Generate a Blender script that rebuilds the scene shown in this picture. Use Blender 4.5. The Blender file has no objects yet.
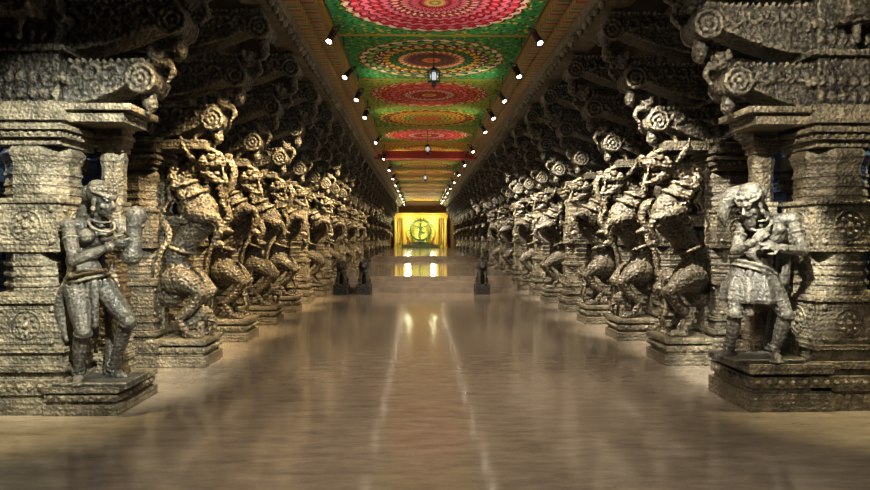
import bpy, math, random
from mathutils import Vector, Matrix
random.seed(7)
S=bpy.context.scene
COL=S.collection
V=Vector
# ------------------------------------------------------------ geometry helper
class Geo:
    def __init__(s): s.v=[]; s.f=[]
    def box(s,x0,x1,y0,y1,z0,z1,t=None):
        b=len(s.v)
        for z in (z0,z1):
            for x,y in ((x0,y0),(x1,y0),(x1,y1),(x0,y1)): s.v.append((x,y,z))
        for q in ((3,2,1,0),(4,5,6,7),(0,1,5,4),(1,2,6,5),(2,3,7,6),(3,0,4,7)): s.f.append(tuple(b+i for i in q))
    def prism(s,cx,cy,z0,z1,r0,r1,n=8,rot=None):
        if rot is None: rot=math.pi/n
        b=len(s.v)
        for z,r in ((z0,r0),(z1,r1)):
            for i in range(n):
                a=rot+2*math.pi*i/n; s.v.append((cx+r*math.cos(a),cy+r*math.sin(a),z))
        s.f.append(tuple(b+i for i in reversed(range(n)))); s.f.append(tuple(b+n+i for i in range(n)))
        for i in range(n):
            j=(i+1)%n; s.f.append((b+i,b+j,b+n+j,b+n+i))
    def ell(s,c,r,rot=None,n=12,m=8):
        if not hasattr(r,'__len__'): r=(r,r,r)
        c=V(c); b=len(s.v); R=rot or Matrix.Identity(3)
        s.v.append(tuple(c+R@V((0,0,r[2]))))
        for i in range(1,m):
            p=math.pi*i/m
            for j in range(n):
                a=2*math.pi*j/n
                s.v.append(tuple(c+R@V((r[0]*math.sin(p)*math.cos(a),r[1]*math.sin(p)*math.sin(a),r[2]*math.cos(p)))))
        s.v.append(tuple(c+R@V((0,0,-r[2])))); e=len(s.v)-1
        for j in range(n):
            k=(j+1)%n
            s.f.append((b,b+1+j,b+1+k))
            for i in range(m-2):
                s.f.append((b+1+i*n+j,b+1+(i+1)*n+j,b+1+(i+1)*n+k,b+1+i*n+k))
            s.f.append((b+1+(m-2)*n+j,e,b+1+(m-2)*n+k))
    def tube(s,pts,rads,n=10,sub=5,caps=True,flat=1.0):
        pts=[V(p) for p in pts]
        if not hasattr(rads,'__len__'): rads=[rads]*len(pts)
        P=[];R=[]
        L=len(pts)
        if L==2: P=pts; R=list(rads)
        else:
            for i in range(L-1):
                p0=pts[max(i-1,0)];p1=pts[i];p2=pts[i+1];p3=pts[min(i+2,L-1)]
                for k in range(sub):
                    t=k/sub
                    P.append(0.5*((2*p1)+(p2-p0)*t+(2*p0-5*p1+4*p2-p3)*t*t+(3*p1-p0-3*p2+p3)*t**3))
                    u=t*t*(3-2*t); R.append(rads[i]*(1-u)+rads[i+1]*u)
            P.append(pts[-1]);R.append(rads[-1])
        b=len(s.v); up=None
        for i,p in enumerate(P):
            d=(P[min(i+1,len(P)-1)]-P[max(i-1,0)]).normalized()
            if up is None:
                up=V((0,1,0)) if abs(d.y)<.9 else V((1,0,0))
            x=(up-d*up.dot(d)).normalized(); up=x; y=d.cross(x)
            for j in range(n):
                a=2*math.pi*j/n; s.v.append(tuple(p+R[i]*(math.cos(a)*x*flat+math.sin(a)*y)))
        m=len(P)
        s.f.append(tuple(b+j for j in reversed(range(n)))); s.f.append(tuple(b+(m-1)*n+j for j in range(n)))
        for i in range(m-1):
            for j in range(n):
                k=(j+1)%n; s.f.append((b+i*n+j,b+i*n+k,b+(i+1)*n+k,b+(i+1)*n+j))
        if caps:
            s.ell(P[0],R[0]*.99,n=n,m=6); s.ell(P[-1],R[-1]*.99,n=n,m=6)
    def ring(s,c,axis,R,r,n=20,m=6):
        c=V(c);axis=V(axis).normalized(); x=axis.orthogonal().normalized(); y=axis.cross(x); b=len(s.v)
        for i in range(n):
            a=2*math.pi*i/n; d=math.cos(a)*x+math.sin(a)*y
            for j in range(m):
                e=2*math.pi*j/m; s.v.append(tuple(c+d*(R+r*math.cos(e))+axis*r*math.sin(e)))
        for i in range(n):
            for j in range(m):
                i2=(i+1)%n;j2=(j+1)%m
                s.f.append((b+i*m+j,b+i2*m+j,b+i2*m+j2,b+i*m+j2))
    def extr(s,prof,y0,y1):
        b=len(s.v);n=len(prof)
        for y in (y0,y1):
            for x,z in prof: s.v.append((x,y,z))
        s.f.append(tuple(b+i for i in range(n))); s.f.append(tuple(b+n+i for i in reversed(range(n))))
        for i in range(n):
            j=(i+1)%n; s.f.append((b+j,b+i,b+n+i,b+n+j))
    def add(s,o,M):
        b=len(s.v)
        for v in o.v: s.v.append(tuple(M@V(v)))
        for f in o.f: s.f.append(tuple(b+i for i in f))
    def mesh(s,name,mat=None,smooth=False):
        me=bpy.data.meshes.new(name); me.from_pydata(s.v,[],s.f); me.update()
        import bmesh
        bm=bmesh.new(); bm.from_mesh(me); bmesh.ops.recalc_face_normals(bm,faces=bm.faces); bm.to_mesh(me); bm.free()
        if mat: me.materials.append(mat)
        if smooth:
            for p in me.polygons: p.use_smooth=True
        return me
def obj(name,me,parent=None,loc=(0,0,0),rot=(0,0,0),sc=(1,1,1)):
    o=bpy.data.objects.new(name,me); COL.objects.link(o); o.location=loc;o.rotation_euler=rot;o.scale=sc
    if parent: o.parent=parent
    return o
_tx={}
def tex(kind,size):
    k=(kind,size)
    if k not in _tx:
        t=bpy.data.textures.new(kind+str(size),kind)
        t.noise_scale=size
        _tx[k]=t
    return _tx[k]
def sculpt(name,g,voxel,mat,smooth=3,disp=()):
    me=g.mesh('tmp_'+name); o=bpy.data.objects.new('tmp',me); COL.objects.link(o)
    m=o.modifiers.new('r','REMESH'); m.mode='VOXEL'; m.voxel_size=voxel; m.use_smooth_shade=True
    if smooth:
        m=o.modifiers.new('s','SMOOTH'); m.factor=.5; m.iterations=smooth
    for kind,size,st in disp:
        m=o.modifiers.new('d','DISPLACE'); m.texture=tex(kind,size); m.strength=st; m.mid_level=.5
    dg=bpy.context.evaluated_depsgraph_get(); dg.update()
    out=bpy.data.meshes.new_from_object(o.evaluated_get(dg)); out.name=name
    bpy.data.objects.remove(o)
    out.materials.clear(); out.materials.append(mat)
    for p in out.polygons: p.use_smooth=True
    return out
# ------------------------------------------------------------ materials
class NT:
    def __init__(s,name):
        s.m=bpy.data.materials.new(name); s.m.use_nodes=True; s.t=s.m.node_tree; s.t.nodes.clear()
        s.out=s.n('ShaderNodeOutputMaterial'); s.b=s.n('ShaderNodeBsdfPrincipled'); s.l(s.b.outputs[0],s.out.inputs[0])
    def n(s,k,**kw):
        x=s.t.nodes.new(k)
        for a,b in kw.items(): setattr(x,a,b)
        return x
    def l(s,a,b): s.t.links.new(a,b)
    def inp(s,node,i,v):
        if isinstance(v,bpy.types.NodeSocket): s.l(v,node.inputs[i])
        else: node.inputs[i].default_value=v
    def math(s,op,a,b=0.0,c=None):
        x=s.n('ShaderNodeMath',operation=op); s.inp(x,0,a); s.inp(x,1,b)
        if c is not None: s.inp(x,2,c)
        return x.outputs[0]
    def ramp(s,fac,stops,const=False):
        x=s.n('ShaderNodeValToRGB'); cr=x.color_ramp
        if const: cr.interpolation='CONSTANT'
        while len(cr.elements)<len(stops): cr.elements.new(.5)
        for e,(p,c) in zip(cr.elements,stops): e.position=p; e.color=(c[0],c[1],c[2],1)
        s.l(fac,x.inputs[0]); return x.outputs[0]
    def mix(s,f,a,b,mode='MIX'):
        x=s.n('ShaderNodeMix',data_type='RGBA',blend_type=mode)
        s.inp(x,0,f); 
        for i,v in ((6,a),(7,b)):
            if isinstance(v,tuple): x.inputs[i].default_value=(v[0],v[1],v[2],1)
            else: s.l(v,x.inputs[i])
        return x.outputs[2]
    def noise(s,vec,scale,detail=4,rough=.5):
        x=s.n('ShaderNodeTexNoise'); x.inputs['Scale'].default_value=scale; x.inputs['Detail'].default_value=detail; x.inputs['Roughness'].default_value=rough
        if vec: s.l(vec,x.inputs['Vector'])
        return x.outputs['Fac']
    def bump(s,h,st,dist,prev=None):
        x=s.n('ShaderNodeBump'); x.inputs['Strength'].default_value=st; x.inputs['Distance'].default_value=dist
        s.l(h,x.inputs['Height'])
        if prev: s.l(prev,x.inputs['Normal'])
        return x.outputs[0]
def stone(name,c0,c1,c2,rough=.5,carve=.03,vs=26,k=1.0):
    c0,c1,c2=[tuple(q*k for q in c) for c in (c0,c1,c2)]
    t=NT(name); tc=t.n('ShaderNodeTexCoord').outputs['Object']
    n1=t.noise(tc,6,8,.75); n2=t.noise(tc,60,4,.65)
    c=t.ramp(n1,[(.36,c0),(.5,c1),(.63,c2)])
    c=t.mix(t.math('MULTIPLY',n2,.8),c,(c0[0]*.3,c0[1]*.3,c0[2]*.3))
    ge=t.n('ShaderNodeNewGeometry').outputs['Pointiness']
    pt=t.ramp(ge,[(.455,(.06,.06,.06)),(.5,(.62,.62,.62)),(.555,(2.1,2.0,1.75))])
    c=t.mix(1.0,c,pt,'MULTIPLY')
    t.l(c,t.b.inputs['Base Color']); t.b.inputs['Roughness'].default_value=rough
    vo=t.n('ShaderNodeTexVoronoi'); vo.inputs['Scale'].default_value=vs; t.l(tc,vo.inputs['Vector'])
    wv=t.n('ShaderNodeTexWave',wave_type='BANDS',bands_direction='Z'); wv.inputs['Scale'].default_value=7; wv.inputs['Distortion'].default_value=2.5; wv.inputs['Detail'].default_value=2; t.l(tc,wv.inputs['Vector'])
    b=t.bump(vo.outputs['Distance'],.9,carve)
    b=t.bump(wv.outputs['Fac'],.5,carve*.5,b)
    b=t.bump(n2,.9,.010,b)
    t.l(b,t.b.inputs['Normal']); return t.m
SC=((.046,.041,.032),(.125,.110,.084),(.25,.22,.165))
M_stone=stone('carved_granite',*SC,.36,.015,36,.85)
M_pier=stone('carved_granite_shaded',*SC,.45,.013,36,.40)  # same granite darkened: shade behind the yalis put into the colour
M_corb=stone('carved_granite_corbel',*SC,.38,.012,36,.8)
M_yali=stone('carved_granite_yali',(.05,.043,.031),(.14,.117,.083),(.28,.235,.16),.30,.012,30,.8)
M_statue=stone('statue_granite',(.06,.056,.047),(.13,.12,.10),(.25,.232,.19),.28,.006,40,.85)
M_dark=stone('dark_granite',(.02,.02,.02),(.04,.038,.035),(.07,.066,.06),.5,.02)
def plain(name,c,rough=.5,metal=0,emit=None,es=0,vary=.15):
    t=NT(name); tc=t.n('ShaderNodeTexCoord').outputs['Object']
    n=t.noise(tc,8,4); 
    col=t.mix(n,tuple(x*(1-vary) for x in c),tuple(min(1,x*(1+vary)) for x in c))
    t.l(col,t.b.inputs['Base Color']); t.b.inputs['Roughness'].default_value=rough; t.b.inputs['Metallic'].default_value=metal
    if emit: t.b.inputs['Emission Color'].default_value=(*emit,1); t.b.inputs['Emission Strength'].default_value=es
    return t.m
M_metal=plain('black_metal',(.03,.03,.03),.4,.6)
M_lamp=plain('lamp_lens',(1,1,1),.3,0,(1,.88,.66),30)
M_gold=plain('gilded_paint',(.6,.36,.05),.35,.3)
M_wall=plain('dark_plaster',(.02,.02,.025),.8)
M_slab=plain('soot_ceiling',(.02,.018,.015),.8)
M_bronze=plain('bronze',(.07,.13,.06),.35,.7)
# floor
def floor_mat():
    t=NT('polished_granite_floor'); tc=t.n('ShaderNodeTexCoord').outputs['Object']
    mp=t.n('ShaderNodeMapping'); mp.inputs['Scale'].default_value=(1.0,3.4,1); t.l(tc,mp.inputs[0])
    n1=t.noise(mp.outputs[0],2.6,9,.75)
    n2=t.noise(tc,.45,3); n3=t.noise(tc,55,4,.6)
    c=t.ramp(n1,[(.3,(.17,.132,.095)),(.5,(.33,.262,.195)),(.68,(.48,.39,.295))])
    c=t.mix(t.math('MULTIPLY',n2,.45),c,(.2,.185,.16))
    c=t.mix(t.math('MULTIPLY',n3,.45),c,(.08,.068,.055))
    t.l(c,t.b.inputs['Base Color'])
    r=t.n('ShaderNodeMapRange'); t.l(n1,r.inputs[0]); r.inputs[3].default_value=.06; r.inputs[4].default_value=.17
    t.l(r.outputs[0],t.b.inputs['Roughness'])
    mp2=t.n('ShaderNodeMapping'); mp2.inputs['Scale'].default_value=(1.2,5,1); t.l(tc,mp2.inputs[0])
    n4=t.noise(mp2.outputs[0],2.4,3)
    b=t.bump(n4,.12,.006)
    t.l(b,t.b.inputs['Normal'])
    t.b.inputs['IOR'].default_value=1.7
    return t.m
M_floor=floor_mat()
def mandala(name,bg,bg2,A,B,n,amp=.035,R=1.28):
    t=NT(name); tc=t.n('ShaderNodeTexCoord').outputs['Object']
    sp=t.n('ShaderNodeSeparateXYZ'); t.l(tc,sp.inputs[0]); x,y=sp.outputs[0],sp.outputs[1]
    r=t.math('SQRT',t.math('ADD',t.math('MULTIPLY',x,x),t.math('MULTIPLY',y,y)))
    r=t.math('DIVIDE',r,R); a=t.math('ARCTAN2',y,x)
    pet=t.math('ABSOLUTE',t.math('SINE',t.math('MULTIPLY',a,n/2)))
    rr=t.math('ADD',t.math('MULTIPLY',pet,-amp),r)
    ca=t.ramp(rr,A,True); cb=t.ramp(rr,B,True)
    ck=t.math('MULTIPLY',t.math('SINE',t.math('MULTIPLY',a,n)),t.math('SINE',t.math('MULTIPLY',rr,44)))
    ck=t.math('GREATER_THAN',ck,0.25)
    c=t.mix(ck,ca,cb)
    ln=t.math('GREATER_THAN',t.math('SINE',t.math('MULTIPLY',rr,60)),.7)
    c=t.mix(t.math('MULTIPLY',ln,.92),c,(.03,.008,.006))
    vo=t.n('ShaderNodeTexVoronoi'); vo.inputs['Scale'].default_value=9; t.l(tc,vo.inputs['Vector'])
    bgc=t.mix(t.math('LESS_THAN',vo.outputs['Distance'],.3),bg,bg2)
    nz=t.noise(tc,14,3); bgc=t.mix(t.math('GREATER_THAN',nz,.55),bgc,(bg[0]*.35,bg[1]*.35,bg[2]*.35))
    c=t.mix(t.math('GREATER_THAN',rr,.97),c,bgc)
    ex=t.math('GREATER_THAN',t.math('ABSOLUTE',x),1.46); ey=t.math('GREATER_THAN',t.math('ABSOLUTE',y),1.41)
    c=t.mix(t.math('MAXIMUM',ex,ey),c,(.5,.32,.04))
    n5=t.noise(tc,3,5,.7); c=t.mix(t.math('MULTIPLY',n5,.4),c,(.02,.015,.01))
    t.l(c,t.b.inputs['Base Color']); t.b.inputs['Roughness'].default_value=.7; t.b.inputs['Specular IOR Level'].default_value=.15
    return t.m
RED=(.6,.012,.025);PINK=(.82,.18,.26);WH=(.85,.76,.55);GRN=(.04,.33,.07);DG=(.008,.09,.03);YEL=(.82,.52,.03);ORG=(.78,.2,.02);MAR=(.18,.008,.012)
mA=mandala('mandala_pink',(.05,.36,.10),YEL,[(0,YEL),(.08,RED),(.2,PINK),(.3,RED),(.42,PINK),(.55,RED),(.66,PINK),(.78,RED),(.88,WH),(.93,MAR)],[(0,WH),(.08,PINK),(.2,RED),(.3,WH),(.42,RED),(.55,PINK),(.66,RED),(.78,PINK),(.88,RED),(.93,YEL)],32)
mB=mandala('mandala_green',(.04,.30,.07),(.4,.5,.05),[(0,RED),(.1,MAR),(.32,ORG),(.44,DG),(.56,YEL),(.66,MAR),(.76,GRN),(.86,WH),(.93,RED)],[(0,YEL),(.1,DG),(.32,WH),(.44,GRN),(.56,MAR),(.66,WH),(.76,YEL),(.86,DG),(.93,YEL)],28)
mC=mandala('mandala_red',(.26,.40,.04),RED,[(0,YEL),(.1,RED),(.3,WH),(.38,RED),(.55,PINK),(.63,RED),(.82,YEL),(.88,RED)],[(0,RED),(.1,MAR),(.3,RED),(.38,ORG),(.55,RED),(.63,ORG),(.82,MAR),(.88,WH)],24)
mD=mandala('mandala_orange',(.12,.32,.05),YEL,[(0,RED),(.12,ORG),(.3,GRN),(.45,YEL),(.6,ORG),(.75,DG),(.88,YEL)],[(0,YEL),(.12,RED),(.3,YEL),(.45,MAR),(.6,YEL),(.75,ORG),(.88,MAR)],26)
mE=mandala('mandala_yellow',(.65,.4,.04),ORG,[(0,ORG),(.2,YEL),(.4,RED),(.6,YEL),(.8,ORG)],[(0,YEL),(.2,ORG),(.4,YEL),(.6,GRN),(.8,YEL)],24)
def trim_mat():
    t=NT('painted_border'); tc=t.n('ShaderNodeTexCoord').outputs['Object']
    sp=t.n('ShaderNodeSeparateXYZ'); t.l(tc,sp.inputs[0])
    f=t.math('FRACT',t.math('MULTIPLY',sp.outputs[1],2.6))
    c=t.ramp(f,[(0,(.45,.29,.08)),(.3,(.08,.2,.07)),(.45,(.6,.45,.2)),(.6,(.4,.05,.03)),(.8,(.5,.33,.09))],True)
    n=t.noise(tc,20,3); c=t.mix(t.math('MULTIPLY',n,.8),c,(.02,.016,.01))
    t.l(c,t.b.inputs['Base Color']); t.b.inputs['Roughness'].default_value=.55; return t.m
M_trim=trim_mat()
# ------------------------------------------------------------ human figure
def hand(g,w,d,nrm,s=1.0,curl=1.0,side=1):
    w=V(w);d=V(d).normalized();nrm=V(nrm); nrm=(nrm-d*nrm.dot(d)).normalized(); sd=d.cross(nrm)*side
    R=Matrix((sd,nrm,d)).transposed()
    g.ell(w+d*.05*s,(.042*s,.02*s,.055*s),R)
    for i,(o,L) in enumerate(((-.033,.075),(-.011,.085),(.011,.08),(.033,.062))):
        b=w+d*.085*s+sd*o*s
        p1=b+(d*.55+nrm*.35*curl)*L*s*.6; p2=p1+(d*.15+nrm*.8*curl)*L*s*.5; p3=p2+(-d*.5*curl+nrm*.4)*L*s*.35
        g.tube([b,p1,p2,p3],[.0115*s,.011*s,.0095*s,.008*s],n=8,sub=3)
    b=w+d*.025*s-sd*.035*s
    g.tube([b,b+(-sd*.9+d*.4)*.035*s,b+(-sd*.7+d*1.2+nrm*.7)*.04*s],[.014*s,.012*s,.009*s],n=8,sub=3)
def head(g,c,fwd,s=1.0,female=True,crown=True,beard=False):
    c=V(c);f=V(fwd).normalized();u=V((0,0,1)); u=(u-f*u.dot(f)).normalized(); sd=f.cross(u)
    R=Matrix((sd,f,u)).transposed()
    P=lambda a,b,h:c+(sd*a+f*b+u*h)*s
    g.ell(P(0,-.01,.03),(.082*s,.098*s,.095*s),R)
    g.ell(P(0,.02,-.04),(.062*s,.075*s,.085*s),R)
    g.ell(P(0,.06,-.105),(.028*s,.028*s,.022*s),R)
    g.tube([P(0,.085,.015),P(0,.11,-.035)],[.011*s,.019*s],n=8)
    g.ell(P(.014,.098,-.042),.013*s);g.ell(P(-.014,.098,-.042),.013*s)
    for q in(-1,1):
        g.ell(P(q*.034,.078,.005),(.021*s,.014*s,.012*s),R)
        g.tube([P(q*.012,.094,.026),P(q*.035,.092,.034),P(q*.058,.07,.024)],.008*s,n=6,sub=3)
        g.ell(P(q*.086,-.005,-.015),(.012*s,.024*s,.036*s),R)
        g.ell(P(q*.092,.0,-.065),(.02*s,.02*s,.026*s),R)
        g.ell(P(q*.05,.055,-.04),(.024*s,.024*s,.024*s),R)
    g.ell(P(0,.09,-.066),(.028*s,.012*s,.008*s),R); g.ell(P(0,.086,-.08),(.023*s,.012*s,.009*s),R)
    g.ell(P(0,-.035,.055),(.1*s,.1*s,.092*s),R)
    g.ring(P(0,-.005,.075),u*.9+f*.35,.094*s,.018*s)
    if crown:
        g.ell(P(0,-.06,.12),(.075*s,.08*s,.05*s),R)
        g.ring(P(0,-.04,.115),u,.068*s,.014*s)
        g.ell(P(0,-.13,.05),(.085*s,.07*s,.08*s),R)
        for i in range(7):
            a=math.pi*(i/6-.5); g.ell(P(.09*math.sin(a),.08*math.cos(a)-.005,.09),.017*s)
    if beard:
        g.ell(P(0,.06,-.13),(.05*s,.04*s,.065*s),R)
        g.ell(P(0,.045,-.09),(.066*s,.05*s,.04*s),R)
        g.tube([P(-.04,.08,-.065),P(0,.104,-.055),P(.04,.08,-.065)],.01*s,n=6,sub=3)
def figure(J,fwd,s=1.0,female=True,beard=False,skirt=0,hair=None,crown=True,hfwd=None,curl=(1,1),folds=False):
    g=Geo(); f=V(fwd).normalized(); u=V((0,0,1)); sd=f.cross(u)
    R=Matrix((sd,f,u)).transposed()
    k=lambda n:V(J[n])*1.0
    pel,wai,che,nec,hd=k('pelvis'),k('waist'),k('chest'),k('neck'),k('head')
    g.ell(pel,(.165*s,.125*s,.12*s),R)
    g.ell(pel-f*.05*s-u*.02*s,(.15*s,.1*s,.11*s),R)
    g.ell(wai,(.118*s,.09*s,.13*s),R)
    g.ell((pel+wai)/2,(.135*s,.1*s,.12*s),R)
    g.ell((che+wai)/2,(.13*s,.098*s,.12*s),R)
    g.ell(che,(.155*s,.11*s,.14*s),R)
    g.ell(che+u*.07*s,(.15*s,.085*s,.07*s),R)
    g.tube([che+u*.1*s,nec,hd-u*.04*s],[.065*s,.05*s,.05*s])
    if female:
        for q in(-1,1): g.ell(che+sd*q*.07*s+f*.09*s+u*.0*s,.064*s)
    else:
        for q in(-1,1): g.ell(che+sd*q*.07*s+f*.06*s+u*.03*s,(.07*s,.05*s,.055*s),R)
    for q,a in(('a',1),('b',-1)):
        sh,el,wr=k('sh'+q),k('el'+q),k('wr'+q)
        g.tube([che+u*.09*s,sh],[.06*s,.062*s]); g.ell(sh,.066*s)
        g.tube([sh,(sh+el)/2,el],[.056*s,.053*s,.04*s],sub=4)
        g.tube([el,el*.65+wr*.35,wr],[.042*s,.043*s,.027*s],sub=4)
        d=(wr-el).normalized()
        g.ring(sh*.6+el*.4,(el-sh),.056*s,.01*s); g.ring(wr-d*.02,d,.032*s,.009*s); g.ring(wr-d*.045,d,.034*s,.009*s)
        hn=J.get('hn'+q,(0,0,-1)); hand(g,wr,J.get('hd'+q,d),hn,s*1.05,curl[0],a)
        hp,kn,an=k('hp'+q),k('kn'+q),k('an'+q)
        g.tube([pel*.3+hp*.7,hp,(hp+kn)/2,kn],[.1*s,.102*s,.085*s,.058*s],sub=4)
        bk=-f*.02*s
        g.tube([kn,kn*.68+an*.32+bk,an],[.057*s,.058*s,.034*s],sub=4); g.ell(kn+f*.015*s,.055*s)
        if folds:     # shallow carved drapery folds over the thighs
            for i in range(7):
                t=.1+i*.11; g.ring(hp.lerp(kn,t),(kn-hp).normalized()+V((.35*(1 if i%2 else .6),.1,.2)),(.100-.044*t)*s,.0065*s)
            g.ring(kn.lerp(an,.04),(an-kn),.06*s,.01*s)
        g.ring(an+u*.02*s,(kn-an),.042*s,.012*s); g.ring(an+u*.05*s,(kn-an),.044*s,.01*s)
        tf=V(J.get('ft'+q,f)).normalized(); ts=tf.cross(u)
        base=V((an.x,an.y,J.get('gz',0)))
        g.tube([base-tf*.04*s+u*.035*s,base+tf*.07*s+u*.04*s,base+tf*.15*s+u*.022*s],[.038*s,.04*s,.026*s],sub=3,flat=1.15)
        g.tube([an,base+u*.04*s],[.036*s,.04*s])
        for i in range(5):
            o=(i-2)*.017*s
            g.ell(base+tf*(.175-.006*abs(i-2))*s+ts*o+u*.014*s,(.012*s,.012*s,.012*s))
    ax=(wai-pel).normalized()
    g.ring(pel+ax*.06*s,ax,.148*s,.018*s); g.ring(pel+ax*.02*s,ax,.16*s,.014*s)
    g.ring(nec-u*.03*s+f*.01*s,u+f*.4,.07*s,.012*s); g.ring(nec-u*.07*s+f*.04*s,u*.8+f*.7,.095*s,.013*s)
    for i in range(9):
        a=-1.2+2.4*i/8; p=pel+sd*math.sin(a)*.155*s+f*math.cos(a)*.125*s
        g.tube([p+u*.02*s,p-u*(.09+.05*math.cos(a*2))*s],[.014*s,.012*s],n=6)
    g.tube([pel+f*.13*s,pel+f*.14*s-u*.16*s,pel+f*.12*s-u*.34*s],[.035*s,.03*s,.035*s],n=8,sub=3)
    if skirt:
        n=20; b=len(g.v)
        for zi,(h,r) in enumerate(((.08,.13),(-.02,.18),(-.12,.22),(-.22,skirt),(-.26,skirt*.95),(-.20,skirt*.7),(0,.1))):
            for i in range(n):
                a=2*math.pi*i/n; rr=r*(1+(.07 if i%2 else -.05)*(1 if zi in(2,3,4) else .3))
                g.v.append(tuple(pel+sd*math.cos(a)*rr*s*1.05+f*math.sin(a)*rr*s*.85+u*h*s))
        for zi in range(6):
            for i in range(n):
                j=(i+1)%n; g.f.append((b+zi*n+i,b+zi*n+j,b+(zi+1)*n+j,b+(zi+1)*n+i))
        g.f.append(tuple(b+i for i in range(n))); g.f.append(tuple(b+6*n+i for i in reversed(range(n))))
    head(g,hd,hfwd or fwd,s,female,crown,beard)
    if hair:
        for pts,rd in hair: g.tube(pts,rd,sub=4)
    return g
# ---------------- statues
Jd=dict(pelvis=(-.12,0,.90),waist=(-.175,0,1.10),chest=(-.08,-.02,1.32),neck=(.01,-.05,1.50),head=(.06,-.09,1.63),
 sha=(.12,.09,1.43),ela=(.26,.0,1.17),wra=(.32,-.14,1.36),hda=(.6,-.1,.5),hna=(.3,-.9,.2),
 shb=(-.21,-.14,1.41),elb=(-.08,-.32,1.10),wrb=(.22,-.26,1.24),hdb=(1,.1,.1),hnb=(0,.8,.5),
 hpa=(-.02,.06,.86),kna=(.27,-.10,.56),ana=(.05,.1,.08),fta=(.9,-.5,0),
 hpb=(-.18,-.07,.86),knb=(-.06,-.21,.48),anb=(-.18,-.06,.08),ftb=(.5,-1,0))
gd=figure(Jd,(.72,-.7,0),1.1,True,hfwd=(.9,-.4,-.1),folds=True)
gd.tube([(.34,-.19,1.14),(.36,-.19,1.28),(.36,-.19,1.36),(.38,-.19,1.50)],[.085,.06,.06,.085],n=14)
gd.tube([(-.06,.0,1.66),(-.16,.04,1.56),(-.24,.12,1.3),(-.27,.15,.8)],[.06,.06,.06,.04])
gd.tube([(.02,.16,.02),(.0,.2,.5),(-.03,.16,.9)],[.08,.06,.07])
gd.tube([(-.2,-.1,.95),(-.32,-.08,.7),(-.28,-.05,.4)],[.06,.05,.03])
gd.box(-.32,.3,-.22,.24,-.03,.035)
dancer=sculpt('dancer_figure',gd,.0085,M_statue,1,[('CLOUDS',.03,.01)])
Jw=dict(pelvis=(-.10,0,.80),waist=(-.04,0,.98),chest=(.03,-.02,1.17),neck=(-.08,-.08,1.33),head=(-.19,-.14,1.42),
 sha=(-.15,.05,1.24),ela=(-.26,-.02,1.0),wra=(-.2,-.22,1.08),hda=(.5,-.3,.6),hna=(.5,.6,0),
 shb=(.21,-.1,1.29),elb=(.25,-.2,1.0),wrb=(.0,-.28,1.03),hdb=(-1,0,.3),hnb=(0,.6,-.4),
 hpa=(-.18,.05,.76),kna=(-.28,-.06,.43),ana=(-.29,.03,.08),fta=(-1,-.5,0),
 hpb=(.0,-.05,.76),knb=(.12,-.17,.43),anb=(.05,-.1,.08),ftb=(-.3,-1,0))
gw=figure(Jw,(-.55,-.83,0),1.08,False,True,.235,
   hair=[([(-.18,-.06,1.54),(-.29,-.02,1.50),(-.36,.0,1.36),(-.33,.02,1.24)],[.08,.08,.06,.03]),
         ([(-.14,-.03,1.51),(-.04,.02,1.43),(.04,.06,1.31)],[.09,.07,.06]),
         ([(.14,.1,1.3),(.26,.14,1.0),(.24,.16,.6),(.16,.16,.1)],[.07,.06,.07,.07])],hfwd=(-.8,-.5,-.45),folds=True)
gw.box(-.38,.26,-.24,.24,-.03,.035)
warrior=sculpt('warrior_figure',gw,.0085,M_statue,1,[('CLOUDS',.03,.01)])
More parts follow.
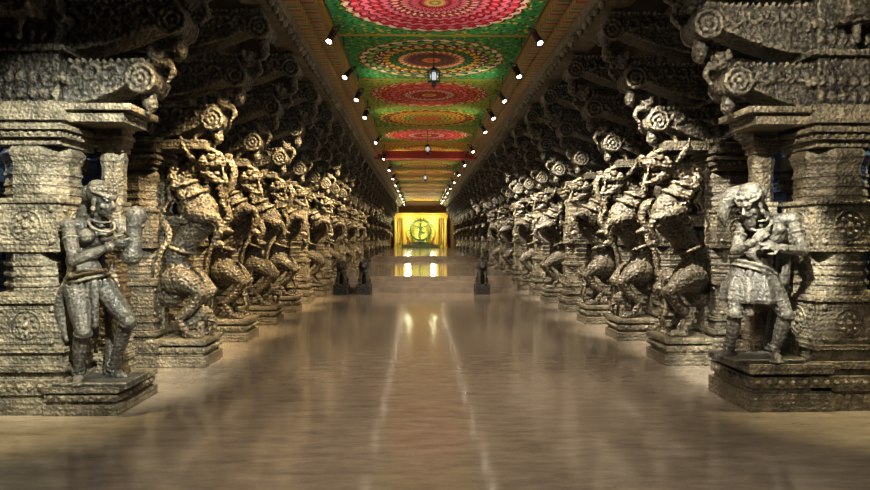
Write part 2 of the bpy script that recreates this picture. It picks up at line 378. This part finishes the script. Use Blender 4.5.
# ---------------- yali
def mini_figure(s):
    J=dict(pelvis=(0,0,.5*s*1.75),waist=(0,0,.62*s*1.75),chest=(0,0,.76*s*1.75),neck=(0,0,.86*s*1.75),head=(0.02*s,0,.93*s*1.75),
     sha=(0,-.2*s,1.42*s),ela=(.18*s,-.32*s,1.5*s),wra=(.25*s,-.3*s,1.8*s),shb=(0,.2*s,1.42*s),elb=(.1*s,.36*s,1.2*s),wrb=(.3*s,.22*s,1.25*s),
     hpa=(0,-.1*s,.86*s),kna=(.16*s,-.18*s,.5*s),ana=(.0*s,-.2*s,.08*s),hpb=(0,.1*s,.86*s),knb=(.12*s,.2*s,.48*s),anb=(-.06*s,.22*s,.08*s))
    return figure(J,(1,0,0),s,False,False,0)
def yali(variant):
    g=Geo()
    g.tube([(.40,0,.80),(.5,0,1.0),(.46,0,1.26),(.62,0,1.52),(.80,0,1.78),(.66,0,2.02),(.54,0,2.2),(.68,0,2.38)],[.15,.215,.145,.16,.205,.16,.125,.12],n=16,flat=.85)
    for sy in(-1,1):
        g.tube([(.48,sy*.12,1.0),(.64,sy*.17,.99),(.83,sy*.18,.86)],[.16,.145,.085])
        g.tube([(.83,sy*.18,.86),(.71,sy*.18,.68),(.56,sy*.18,.55)],[.085,.07,.05])
        g.tube([(.56,sy*.18,.55),(.64,sy*.18,.4)],[.05,.045])
        g.ell((.71,sy*.18,.36),(.12,.07,.05))
        for t in(-1,0,1): g.ell((.81,sy*.18+t*.04,.345),(.04,.02,.03))
        up=.16 if (sy>0)==(variant==0) else 0
        g.tube([(.72,sy*.14,1.80),(.88,sy*.19,1.76+up),(1.02,sy*.19,1.74+up)],[.105,.08,.06])
        g.tube([(1.02,sy*.19,1.74+up),(1.07,sy*.18,1.6+up),(1.0,sy*.18,1.47+up)],[.06,.048,.04])
        g.ell((1.04,sy*.18,1.43+up),(.075,.05,.045))
        for t in(-1,0,1): g.ell((1.1,sy*.18+t*.033,1.42+up),(.03,.016,.022))
        g.ell((.92,sy*.085,2.47),.048); g.ell((.95,sy*.1,2.475),.028)
        g.tube([(.86,sy*.08,2.53),(.94,sy*.11,2.55),(1.01,sy*.08,2.5)],.028,n=8,sub=3)
        g.tube([(.72,sy*.13,2.45),(.64,sy*.2,2.56),(.60,sy*.2,2.68)],[.055,.04,.015],n=8)
        g.tube([(.80,sy*.06,2.55),(.74,sy*.1,2.68),(.84,sy*.12,2.76)],[.04,.035,.015],n=8)
        g.tube([(1.06,sy*.05,2.36),(1.07,sy*.055,2.27)],[.022,.01],n=6)
        for i in range(7):
            z=1.72+.1*i; x=.60-.02*i+.06*math.sin(i)
            g.ring((x+.02,sy*(.165-.008*i),z),(0,1,0),.042,.018,n=12); g.ell((x+.02,sy*.17,z),.02)
        for i in range(6):
            g.ell((.95-.03*abs(i-2),sy*(.05+.02*i),1.93-.05*i),.03)
        for i in range(5):
            a=i*1.25; g.ell((.56+.1*math.cos(a),sy*.23,1.0+.09*math.sin(a)),.028)
    g.ell((.81,0,2.42),(.16,.135,.135))
    g.tube([(.84,0,2.42),(1.02,0,2.40),(1.13,0,2.46)],[.11,.08,.05]); g.ell((1.13,0,2.48),(.05,.06,.035))
    g.tube([(.82,0,2.3),(.96,0,2.2),(1.07,0,2.17)],[.08,.05,.028])
    g.tube([(.94,0,2.29),(1.06,0,2.25),(1.1,0,2.15)],[.04,.035,.02])
    if variant==1:
        g.tube([(1.11,0,2.45),(1.19,0,2.3),(1.14,0,2.08),(1.05,0,1.95),(1.09,0,1.84)],[.055,.05,.04,.035,.03])
    for i in range(10):
        t=i/9; g.ell((.56-.2*math.sin(t*3.1)*.4+.1*t,0,1.75+.85*t),(.07,.045,.055))
    g.ring((.54,0,1.36),(.3,0,1),.165,.022); g.ring((.70,0,2.0),(-.5,0,1),.175,.024); g.ring((.60,0,2.13),(-.4,0,1),.155,.022)
    g.tube([(.36,0,.8),(.26,.12,1.0),(.32,.16,1.3),(.42,.12,1.5),(.36,.08,1.66)],[.045,.04,.035,.04,.05])
    g.box(.22,.34,-.07,.07,.28,2.62)
    for z in (1.0,1.7,2.25): g.box(.3,.6,-.05,.05,z-.06,z+.06)
    if variant==0:
        m=mini_figure(.36); g.add(m,Matrix.Translation((.82,0,.33)))
    else:
        g.ell((.68,0,.50),(.17,.13,.15)); g.ell((.82,0,.58),(.1,.09,.1))
        g.tube([(.88,0,.58),(.94,0,.45),(.9,0,.36)],[.045,.035,.025])
        for sy in(-1,1):
            g.ell((.78,sy*.1,.6),(.06,.018,.08)); g.tube([(.78,sy*.08,.46),(.8,sy*.08,.34)],[.05,.045]); g.tube([(.9,sy*.05,.52),(.96,sy*.06,.5)],[.015,.01],n=6)
    m=mini_figure(.32); g.add(m,Matrix.Translation((.36,0,1.8))@Matrix.Rotation(.1,4,'Y'))
    return sculpt('yali_%d'%variant,g,.0115,M_yali,1,[('VORONOI',.035,.016),('CLOUDS',.06,.014)])
yalis=[yali(0),yali(1)]
# ---------------- corbel bracket
def corbel(variant):
    g=Geo()
    def arm(z0,x1,h,hw,xr):
        prof=[(-.2,z0)]
        for i in range(9):
            t=i/8; prof.append((.2+(x1-.2)*t, z0+h*.62*(t**1.8)))
        prof+=[(x1+.05,z0+h*.8),(x1+.0,z0+h*.96),(x1*.6,z0+h*.86),(-.2,z0+h*.96)]
        g.extr(prof,-hw,hw)
        zc=z0+h*.55
        for R in(.115,.06):
            for yy in(-hw-.005,hw+.005): g.ring((x1-.02,yy,zc),(0,1,0),R,.02,n=22)
        g.tube([(x1-.02,-hw,zc),(x1-.02,hw,zc)],[.12,.12],n=18,caps=False)
        for yy in(-hw,hw): g.ell((x1-.02,yy,zc),.025)
        g.tube([(x1-.03,0,zc),(x1,0,z0+h*.1),(x1-.02,0,z0-h*.06)],[.05,.07,.02])
        for q in(-1,1):
            for j in range(5):
                xx=x1-.27-.16*j; R=.062-.008*j
                if xx>.1: g.ring((xx,q*(hw),z0+h*(.66+.03*(j%2))),(.1,1,.2),R,.018,n=14); g.tube([(xx+R,q*hw,z0+h*.7),(xx+.1,q*hw,z0+h*.55)],[.02,.015],n=6)
            n=int(x1/.06)
            for i in range(n): g.ell((.02+i*.06,q*(hw+.005),z0+h*.9),.019,n=8,m=6)
            for i in range(7): g.ell((.31,-.27+i*.09,z0+h*.5),(.03,.03,.05)); 
            for i in range(6):
                for zz in (.2,.5): g.ell((-.25+i*.1,q*.275,z0+h*zz),(.036,.022,.045),n=8,m=6)
    arm(2.66,.95,.44,.17,0)
    arm(3.14,1.22,.50,.16,0)
    arm(3.68,1.50,.56,.16,0)
    for (x,z,s) in ((1.03,3.12,.75),(1.32,3.66,.85)):
        g.ell((x-.02,0,z),(.11*s,.12*s,.12*s))
        g.tube([(x,0,z-.02),(x+.12*s,0,z-.05)],[.07*s,.045*s])
        g.tube([(x+.12*s,0,z-.04),(x+.17*s,0,z-.16*s),(x+.1*s,0,z-.28*s)],[.035,.03,.015])
        for q in(-1,1):
            g.ell((x+.06*s,q*.06*s,z+.05*s),.03*s); g.ell((x-.04,q*.12*s,z+.05*s),(.035,.025,.055))
    for q in(-1,1):
        for z0,L,h in((3.14,.42,.44),(3.68,.62,.5)):
            g.box(-.16,.16,min(0,q*L),max(0,q*L),z0+h*.5,z0+h)
            g.tube([(-.16,q*L,z0+h*.7),(.16,q*L,z0+h*.7)],[.10,.10],n=12,caps=False)
            g.tube([(0,q*(L-.05),z0+h*.6),(0,q*(L-.03),z0+h*.15)],[.05,.03])
    g.box(-.27,.27,-.27,.27,2.55,4.25)
    for z in(2.62,3.1,3.64,4.2): g.box(-.33,.35,-.33,.33,z,z+.05)
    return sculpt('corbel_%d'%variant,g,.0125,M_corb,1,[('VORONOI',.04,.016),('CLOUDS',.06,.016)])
corb=corbel(0)
# ---------------- pier
def rosette(g,x,y,z,ax,R):
    a1=V((0,0,1)); a2=V(ax).cross(a1); c=V((x,y,z)); n=V(ax)
    g.ring(c,n,R,.012,n=20)
    g.ell(c,R*.25)
    for i in range(8):
        t=2*math.pi*i/8; g.ell(c+(a1*math.cos(t)+a2*math.sin(t))*R*.6,R*.17,n=8,m=6)
def pier(cx=0,cy=0,k=1.0,top=2.66,g=None):
    g=g or Geo(); 
    def sq(z0,z1,h): g.box(cx-h*k,cx+h*k,cy-h*k,cy+h*k,z0,z1)
    sq(0,.14,.40);sq(.14,.17,.37);sq(.17,.30,.39);sq(.30,.36,.33);sq(.36,.42,.37);sq(.42,.52,.31);sq(.52,.56,.34)
    sq(.56,.94,.29);sq(.94,.99,.32);sq(.99,1.03,.28)
    g.prism(cx,cy,1.03,1.38,.30*k,.30*k,8)
    for z in(1.08,1.17,1.26): g.prism(cx,cy,z,z+.03,.315*k,.315*k,8)
    sq(1.38,1.42,.30);sq(1.42,1.80,.29);sq(1.80,1.84,.31)
    g.prism(cx,cy,1.84,2.14,.30*k,.30*k,8)
    for z in(1.88,1.96,2.05): g.prism(cx,cy,z,z+.025,.312*k,.312*k,8)
    g.prism(cx,cy,2.14,2.24,.30*k,.34*k,8); g.prism(cx,cy,2.24,2.30,.34*k,.30*k,8)
    sq(2.30,2.36,.30);sq(2.36,2.42,.35);sq(2.42,2.46,.39);sq(2.46,2.50,.34);sq(2.50,2.54,.38);sq(2.54,top,.34)
    h=.29*k
    for ax in((1,0,0),(-1,0,0),(0,1,0),(0,-1,0)):
        a2=(-ax[1],ax[0])
        for z,R in((.75,.12),(1.61,.13)):
            rosette(g,cx+ax[0]*h,cy+ax[1]*h,z,ax,R*k)
        for q in(-1,1):
            for z in(1.47,1.75,.61,.89): g.ell((cx+ax[0]*h+a2[0]*q*.22*k,cy+ax[1]*h+a2[1]*q*.22*k,z),.03*k,n=8,m=6)
        for zz in(.60,.90,1.46,1.76): g.box(cx+ax[0]*h-.2*k*abs(a2[0])-.008,cx+ax[0]*h+.2*k*abs(a2[0])+.008,cy+ax[1]*h-.2*k*abs(a2[1])-.008,cy+ax[1]*h+.2*k*abs(a2[1])+.008,zz-.012,zz+.012)
        for i in range(-4,5):
            g.ell((cx+ax[0]*.345*k+a2[0]*i*.078*k,cy+ax[1]*.345*k+a2[1]*i*.078*k,2.39),.025*k,n=8,m=5)
            g.ell((cx+ax[0]*.385*k+a2[0]*i*.085*k,cy+ax[1]*.385*k+a2[1]*i*.085*k,.235),.03*k,n=8,m=5)
    return g
def ped(g,x0,x1,hy,H):
    g.box(x0,x1,-hy,hy,0,H*.38); g.box(x0,x1-.04,-hy+.04,hy-.04,H*.38,H*.5)
    g.box(x0,x1-.015,-hy+.015,hy-.015,H*.5,H*.72); g.box(x0,x1-.06,-hy+.06,hy-.06,H*.72,H*.8); g.box(x0,x1,-hy,hy,H*.8,H)
    n=int((x1-x0)/.1)
    for i in range(n):
        for q in(-1,1): g.ell((x0+.06+i*.1,q*(hy-.015),H*.61),.03,n=8,m=5)
    for i in range(-3,4): g.ell((x1-.015,i*.095,H*.61),.03,n=8,m=5)
def finish(name,g,mat):
    me=g.mesh('t'); o=bpy.data.objects.new('t',me); COL.objects.link(o)
    m=o.modifiers.new('b','BEVEL'); m.width=.01; m.segments=2; m.limit_method='ANGLE'; m.angle_limit=.7
    dg=bpy.context.evaluated_depsgraph_get(); dg.update()
    out=bpy.data.meshes.new_from_object(o.evaluated_get(dg)); out.name=name; bpy.data.objects.remove(o)
    out.materials.clear(); out.materials.append(mat); return out
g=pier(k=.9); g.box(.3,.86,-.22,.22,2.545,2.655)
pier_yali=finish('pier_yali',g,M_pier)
g=Geo(); ped(g,.21,.90,.345,.32)
ped_yali=finish('pedestal_yali',g,M_stone)
def p1(sy,H,x1):
    g=pier(); ped(g,.21,x1,.43,H)
    pier(.5,.28*sy,.36,2.5,g)
    g.box(.2,.82,-.26,.26,2.505,2.6); g.box(.2,.9,-.31,.31,2.6,2.655)
    return finish('pier_statue',g,M_stone)
pierL=p1(1,.24,.84); pierR=p1(-1,.41,.94)
g=pier(k=.9); pier(.5,0,.88,2.66,g)
pier_square=finish('pier_square',g,M_stone)
g=pier(); g.box(-.25,.25,-.25,.25,2.6,4.62); g.box(-.5,.5,-.5,.5,2.66,2.9); g.box(-.8,.8,-.3,.3,3.2,3.5); g.box(-.3,.3,-.9,.9,3.6,3.9)
pier_plain=finish('pier_plain',g,M_dark)
# ------------------------------------------------------------ place colonnade
X0=3.58; Y0=6.32; SP=1.93; N=27
ys=[Y0+i*SP for i in range(N)]; ys[0]=6.2
for side in(-1,1):
    rz=0 if side<0 else math.pi
    for i,y in enumerate(ys):
        sq=i>=4 and i%2==(0 if side>0 else 1)
        base=bpy.data.objects.new('statue_pillar' if i==0 else ('square_pillar' if sq else 'yali_pillar'),None); COL.objects.link(base)
        base.location=(side*X0,y,0); base.rotation_euler=(0,0,rz)
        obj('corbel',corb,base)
        if i==0: obj('pier',pierL if side<0 else pierR,base)
        elif sq: obj('pier',pier_square,base)
        else:
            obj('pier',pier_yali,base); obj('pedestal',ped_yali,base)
            obj('yali_sculpture',yalis[(i+(side>0))%2],base,sc=(random.uniform(.93,1.02),random.choice((-1,1))*random.uniform(.95,1.05),1))
for i in range(0,12):
    for side in(-1,1):
        obj('side_aisle_pillar',pier_plain,None,(side*6.6,Y0+.3+i*2.6,0))
        if i<8: obj('side_aisle_pillar',pier_plain,None,(side*9.3,Y0+.3+i*2.6,0))
obj('dancer_statue',dancer,None,(-2.98,6.0,.245),sc=(1,1,.965))
obj('warrior_statue',warrior,None,(2.88,6.04,.415),sc=(1,1,.97))
# ------------------------------------------------------------ room shell
def boxobj(name,x0,x1,y0,y1,z0,z1,mat,parent=None):
    g=Geo(); g.box(x0,x1,y0,y1,z0,z1); return obj(name,g.mesh(name,mat),parent)
YE=59.0
boxobj('floor',-12,12,-4,YE+1,-.2,0,M_floor)
ceil=boxobj('ceiling',-12,12,-4,YE+1,4.66,4.86,M_slab)
boxobj('wall_left',-12.2,-12,-4,YE+1,0,4.66,M_wall); boxobj('wall_right',12,12.2,-4,YE+1,0,4.66,M_wall)
boxobj('wall_back',-12,12,-4.2,-4,0,4.66,M_wall)
boxobj('wall_end',-12,12,YE,YE+.2,0,4.66,plain('end_wall_paint',(.2,.10,.04),.6))
PL=2.92; yc=9.05-2*PL; k=0
seq=[mC,mB,mA,mB,mC,mD,mC]
while yc<YE-1:
    mt=seq[k] if k<len(seq) else (mE if k%3 else mD)
    g=Geo(); g.box(-1.55,1.55,-PL/2+.02,PL/2-.02,0,.03)
    obj('mandala_panel_%d'%(k+1),g.mesh('mandala',mt),ceil,(0,yc,4.62)); yc+=PL; k+=1
g=Geo()
g.box(-1.9,1.9,24.4,24.9,4.35,4.63)
obj('trim_cross_beam',g.mesh('cb',plain('red_beam_paint',(.25,.02,.015),.5)),None)
for n_,sd in((1,-1),(2,1)):
    g=Geo(); xs=sorted((sd*1.55,sd*1.72)); g.box(xs[0],xs[1],-3.9,YE-.05,4.50,4.655)
    xs=sorted((sd*1.72,sd*1.86)); g.box(xs[0],xs[1],-3.9,YE-.05,4.40,4.655)
    obj('trim_%d'%n_,g.mesh('trim',M_trim))
    g=Geo(); xs=sorted((sd*1.86,sd*2.3)); g.box(xs[0],xs[1],-3.9,YE-.05,4.26,4.655)
    xs=sorted((sd*3.2,sd*3.95)); g.box(xs[0],xs[1],-3.9,YE-.05,4.26,4.655)
    for i in range(210):
        y=2+i*.27
        g.ell((sd*1.93,y,4.25),(.05,.06,.07),n=8,m=6)
    obj('trim_%d'%(n_+2),g.mesh('cornice',M_stone))
# ------------------------------------------------------------ track lighting
def fixture():
    g=Geo(); g.prism(0,0,-.11,.08,.05,.038,16); g.ring((0,0,-.11),(0,0,1),.05,.009,n=16); 
    g.box(-.07,-.062,-.01,.01,-.02,.16);g.box(.062,.07,-.01,.01,-.02,.16);g.box(-.07,.07,-.01,.01,.155,.165)
    a=g.mesh('spot_can',M_metal)
    g=Geo(); g.prism(0,0,-.118,-.108,.036,.036,16); return a,g.mesh('spot_lens',M_lamp)
canM,lensM=fixture()
RX=1.38
for sd in(-1,1):
    g=Geo(); g.tube([(sd*RX,-3,4.42),(sd*RX,YE-1,4.42)],[.02,.02],n=8)
    for i in range(24): g.tube([(sd*RX,1+i*2.4,4.42),(sd*RX,1+i*2.4,4.64)],[.01,.01],n=6)
    obj('light_rail',g.mesh('rail',M_metal))
def spot(loc,target,power,col,size=1.1,blend=.5,rad=.05,name='track_spot'):
    l=bpy.data.lights.new(name,'SPOT'); l.energy=power; l.color=col; l.spot_size=size; l.spot_blend=blend; l.shadow_soft_size=rad
    o=bpy.data.objects.new(name+'_beam',l); COL.objects.link(o); o.location=loc
    o.rotation_euler=(V(target)-V(loc)).to_track_quat('-Z','Y').to_euler(); return o
WARM=(1,.74,.40); NEU=(1,.90,.72)
for i in range(27):
    y=3.45+i*1.93
    for sd in(-1,1):
        jy=random.uniform(-.3,.3)
        loc=V((sd*RX,y+jy*.4,4.22)); tgt=V((sd*2.72,y+.95,1.95+jy))
        on=i<7 or (i+(sd>0))%2==0
        if on:
            e=bpy.data.objects.new('track_spotlight',None); COL.objects.link(e); e.location=loc
            q=(V((sd*(2.0+jy),y-.7,2.9))-loc).to_track_quat('-Z','Y').to_euler(); 
            a=obj('can',canM,e); b=obj('lens',lensM,e)
            for o in(a,b): o.rotation_euler=q
        if i>0 and (i<14 or on):
            c=(WARM if sd<0 else NEU)
            p=(900 if i==1 else 2900 if i<9 else 1500)*random.uniform(.65,1.15)
            spot(loc+V((sd*.08,0,-.2)),tgt,p,c,.72,1.0,.03)
        if i%2==(sd>0) and i<24:
            spot(loc+V((0,0,-.2)),(sd*-.5,y+1.4,0),(380 if i<9 else 480),(1,.82,.6),1.5,1.0,.08,'fill_spot')  # added fill aimed down from the rail to brighten the floor
for x,y in((-1.2,-1),(1.2,.5),(-3.5,1.5),(3.5,1.5)):
    spot((x,y,4.3),(x*.8,y+2.6,0),230,(1,.93,.82),1.7,1.0,.1,'fill_spot')  # unseen fill spots added to brighten the foreground floor
spot((.9,15.2,4.2),(0,19,.2),700,(1,.88,.7),1.2,1.0,.08,'fill_spot')  # extra unseen spot added to lighten the step fronts
# hanging lanterns
def lantern():
    g=Geo(); g.tube([(0,0,.55),(0,0,.1)],[.008,.008],n=6); g.prism(0,0,.05,.12,.11,.03,8); g.prism(0,0,-.12,-.1,.1,.1,8)
    for i in range(8):
        a=math.pi/8+i*math.pi/4; x,y=.1*math.cos(a),.1*math.sin(a); g.tube([(x,y,-.11),(x,y,.06)],[.008,.008],n=6)
    g.ell((0,0,-.15),(.04,.04,.05)); m1=g.mesh('lantern_frame',M_metal)
    g=Geo(); g.ell((0,0,-.02),(.06,.06,.07)); return m1,g.mesh('lantern_globe',plain('frosted_glass',(.7,.75,.8),.3,0,(.8,.9,1),.6))
lf,lg=lantern()
for y in(11.84,20.7,30):
    e=bpy.data.objects.new('hanging_lantern',None); COL.objects.link(e); e.location=(0.02,y-1.0,4.09)
    obj('frame',lf,e); obj('globe',lg,e)
def point(loc,p,c,rad=.3,name='ceiling_wash'):
    l=bpy.data.lights.new(name,'POINT'); l.energy=p;l.color=c;l.shadow_soft_size=rad
    o=bpy.data.objects.new(name,l); COL.objects.link(o); o.location=loc; return o
for i in range(14):
    y=5+i*3.86
    for sd in(-1,1):
        spot((sd*1.5,y,3.7),(sd*-.3,y+.6,4.66),64 if i<6 else 45,(1,.93,.78),2.0,.8,.15,'ceiling_fill_spot')  # added spots without fixtures, only to brighten the painted ceiling
# statue accent lights
spot((-1.0,2.6,4.2),(-3.2,6.1,1.6),3600,(.98,1,.86),.66,.8,.03)
spot((1.0,3.2,4.2),(2.75,6.05,1.45),4600,(1,.97,.82),.34,.6,.03)
spot((.9,3.0,4.2),(3.3,6.3,2.9),1300,(1,.9,.7),.55,.8,.04)
for sd in(-1,1):
    for y in(9,17,28):
        point((sd*8,y,3.6),80,(.3,.55,1),.3,'side_aisle_lamp')
    spot((sd*4.8,5.6,4.2),(sd*4.0,5.9,0),900,(1,.85,.45),.8,.6)
# ------------------------------------------------------------ steps and platform
g=Geo()
YS=18.6; W=2.4
for i in range(3): g.box(-W,W,YS+i*.32,YS+(i+1)*.32 if i<2 else 31,0 if i==0 else .0,.14*(i+1))
obj('platform_steps',g.mesh('steps',M_floor))
g=Geo(); g.box(-W,W,31,31.4,0,.54); g.box(-W,W,31.4,YE-.02,0,.66)
obj('shrine_platform',g.mesh('plat',M_floor))
g=Geo(); g.box(-.2,.2,-.26,.26,0,.26)
g.tube([(0,.12,.36),(0,.05,.5),(0,-.06,.64)],[.14,.13,.11]); g.ell((0,-.12,.76),(.11,.12,.11)); g.ell((0,-.22,.73),(.06,.06,.05))
for q in(-1,1):
    g.tube([(q*.07,-.1,.6),(q*.08,-.17,.45),(q*.08,-.18,.28)],[.055,.045,.04]); g.ell((q*.08,-.21,.285),(.045,.07,.03))
    g.ell((q*.11,.1,.36),(.07,.13,.1)); g.ell((q*.12,-.02,.285),(.045,.1,.03)); g.ell((q*.08,-.08,.86),(.03,.02,.04))
g.tube([(0,.22,.3),(0,.3,.45),(0,.24,.62)],[.035,.03,.035])
for i in range(10):
    a=i*.63; g.ell((.12*math.cos(a),-.05,.74+.12*math.sin(a)),.04)
lion=sculpt('lion',g,.012,M_dark,1)
for x in(-1.7,-2.3,1.47): obj('guardian_lion_statue',lion,None,(x,18.28,0.0))
# ------------------------------------------------------------ shrine
sh=bpy.data.objects.new('nataraja_shrine',None); COL.objects.link(sh); sh.location=(-.15,57.2,.665)
M_back=plain('yellow_backdrop',(.78,.74,.14),.6,vary=.35)
M_red=plain('red_drape',(.35,.06,.02),.7)
def part(name,g,mat,smooth=False): return obj(name,g.mesh(name,mat,smooth),sh)
g=Geo(); g.box(-2.1,2.1,.9,1.0,0,2.55); part('backdrop',g,M_back)
g=Geo(); g.box(-2.3,2.3,.2,1.1,2.55,2.8); g.box(-2.15,2.15,.3,1.0,2.8,2.95)
for x in(-2.15,-1.45,1.45,2.15):
    g.prism(x,.4,0,.25,.18,.16,8); g.prism(x,.4,.25,2.3,.11,.10,12); g.prism(x,.4,2.3,2.55,.12,.2,8)
g.ring((0,.62,1.35),(0,1,0),1.2,.07,n=40)      # niche arch behind the deity
part('gilt_columns',g,M_gold)
g=Geo(); g.box(-1.5,1.5,-.3,.6,0,.3); g.box(-.7,.7,-.2,.5,.3,.5); g.prism(0,.1,.5,.62,.4,.3,12); part('altar',g,plain('altar_stone',(.06,.07,.04),.4))
g=Geo(); 
for q in(-1,1):
    g.tube([(q*1.78,.55,0.3),(q*1.75,.5,1.1),(q*1.8,.55,2.5)],[.05,.04,.06],n=10)
    g.tube([(q*1.1,.3,.3),(q*1.1,.3,.7)],[.09,.05]); g.ell((q*1.1,.3,.82),(.1,.1,.13))
part('drapes_and_vessels',g,M_red)
g=Geo(); g.ring((0,.1,1.5),(0,1,0),.85,.075,n=36,m=8)
for i in range(24):
    a=2*math.pi*i/24; g.tube([(.88*math.cos(a),.1,1.5+.88*math.sin(a)),(1.06*math.cos(a),.1,1.5+1.06*math.sin(a))],[.06,.015],n=6)
part('flame_ring',g,M_bronze,True)
s=.95
J=dict(pelvis=(0,0,.72),waist=(.01,0,.88),chest=(.0,0,1.07),neck=(0,0,1.22),head=(0,0,1.33),
 sha=(.15,0,1.15),ela=(.38,-.05,1.17),wra=(.6,-.05,1.3),shb=(-.15,0,1.15),elb=(-.38,-.05,1.17),wrb=(-.6,-.05,1.3),
 hpa=(.07,0,.7),kna=(.34,-.1,.65),ana=(.0,-.2,.5),gz=.0,hpb=(-.07,0,.7),knb=(-.16,-.08,.38),anb=(-.02,0,.06))
g=figure(J,(0,-1,0),s,False); g.tube([(.1,-.02,1.14),(.28,-.1,.98),(.0,-.22,.92)],[.05,.04,.03]); g.tube([(-.1,-.02,1.14),(-.3,-.1,1.0),(-.15,-.22,1.12)],[.05,.04,.03])
obj('dancing_deity',sculpt('nat',g,.012,M_bronze,1),sh,(0,.1,.62))
point((-1.2,56.2,2.9),290,(1,.94,.55),.2,'shrine_lamp'); point((.9,56.2,2.9),290,(1,.94,.55),.2,'shrine_lamp')
# ------------------------------------------------------------ world, camera
w=bpy.data.worlds.new('w'); S.world=w; w.use_nodes=True; w.node_tree.nodes['Background'].inputs[0].default_value=(.3,.4,.5,1); w.node_tree.nodes['Background'].inputs[1].default_value=.02
cam=bpy.data.cameras.new('camera'); co=bpy.data.objects.new('camera',cam); COL.objects.link(co)
cam.sensor_width=36; cam.lens=36*680/870; cam.clip_end=200
co.location=(-.2,0,1.5); co.rotation_euler=(math.radians(90-.59),0,math.radians(-1.26))
S.camera=co
S.view_settings.view_transform='Standard'; S.view_settings.look='None'; S.view_settings.exposure=0
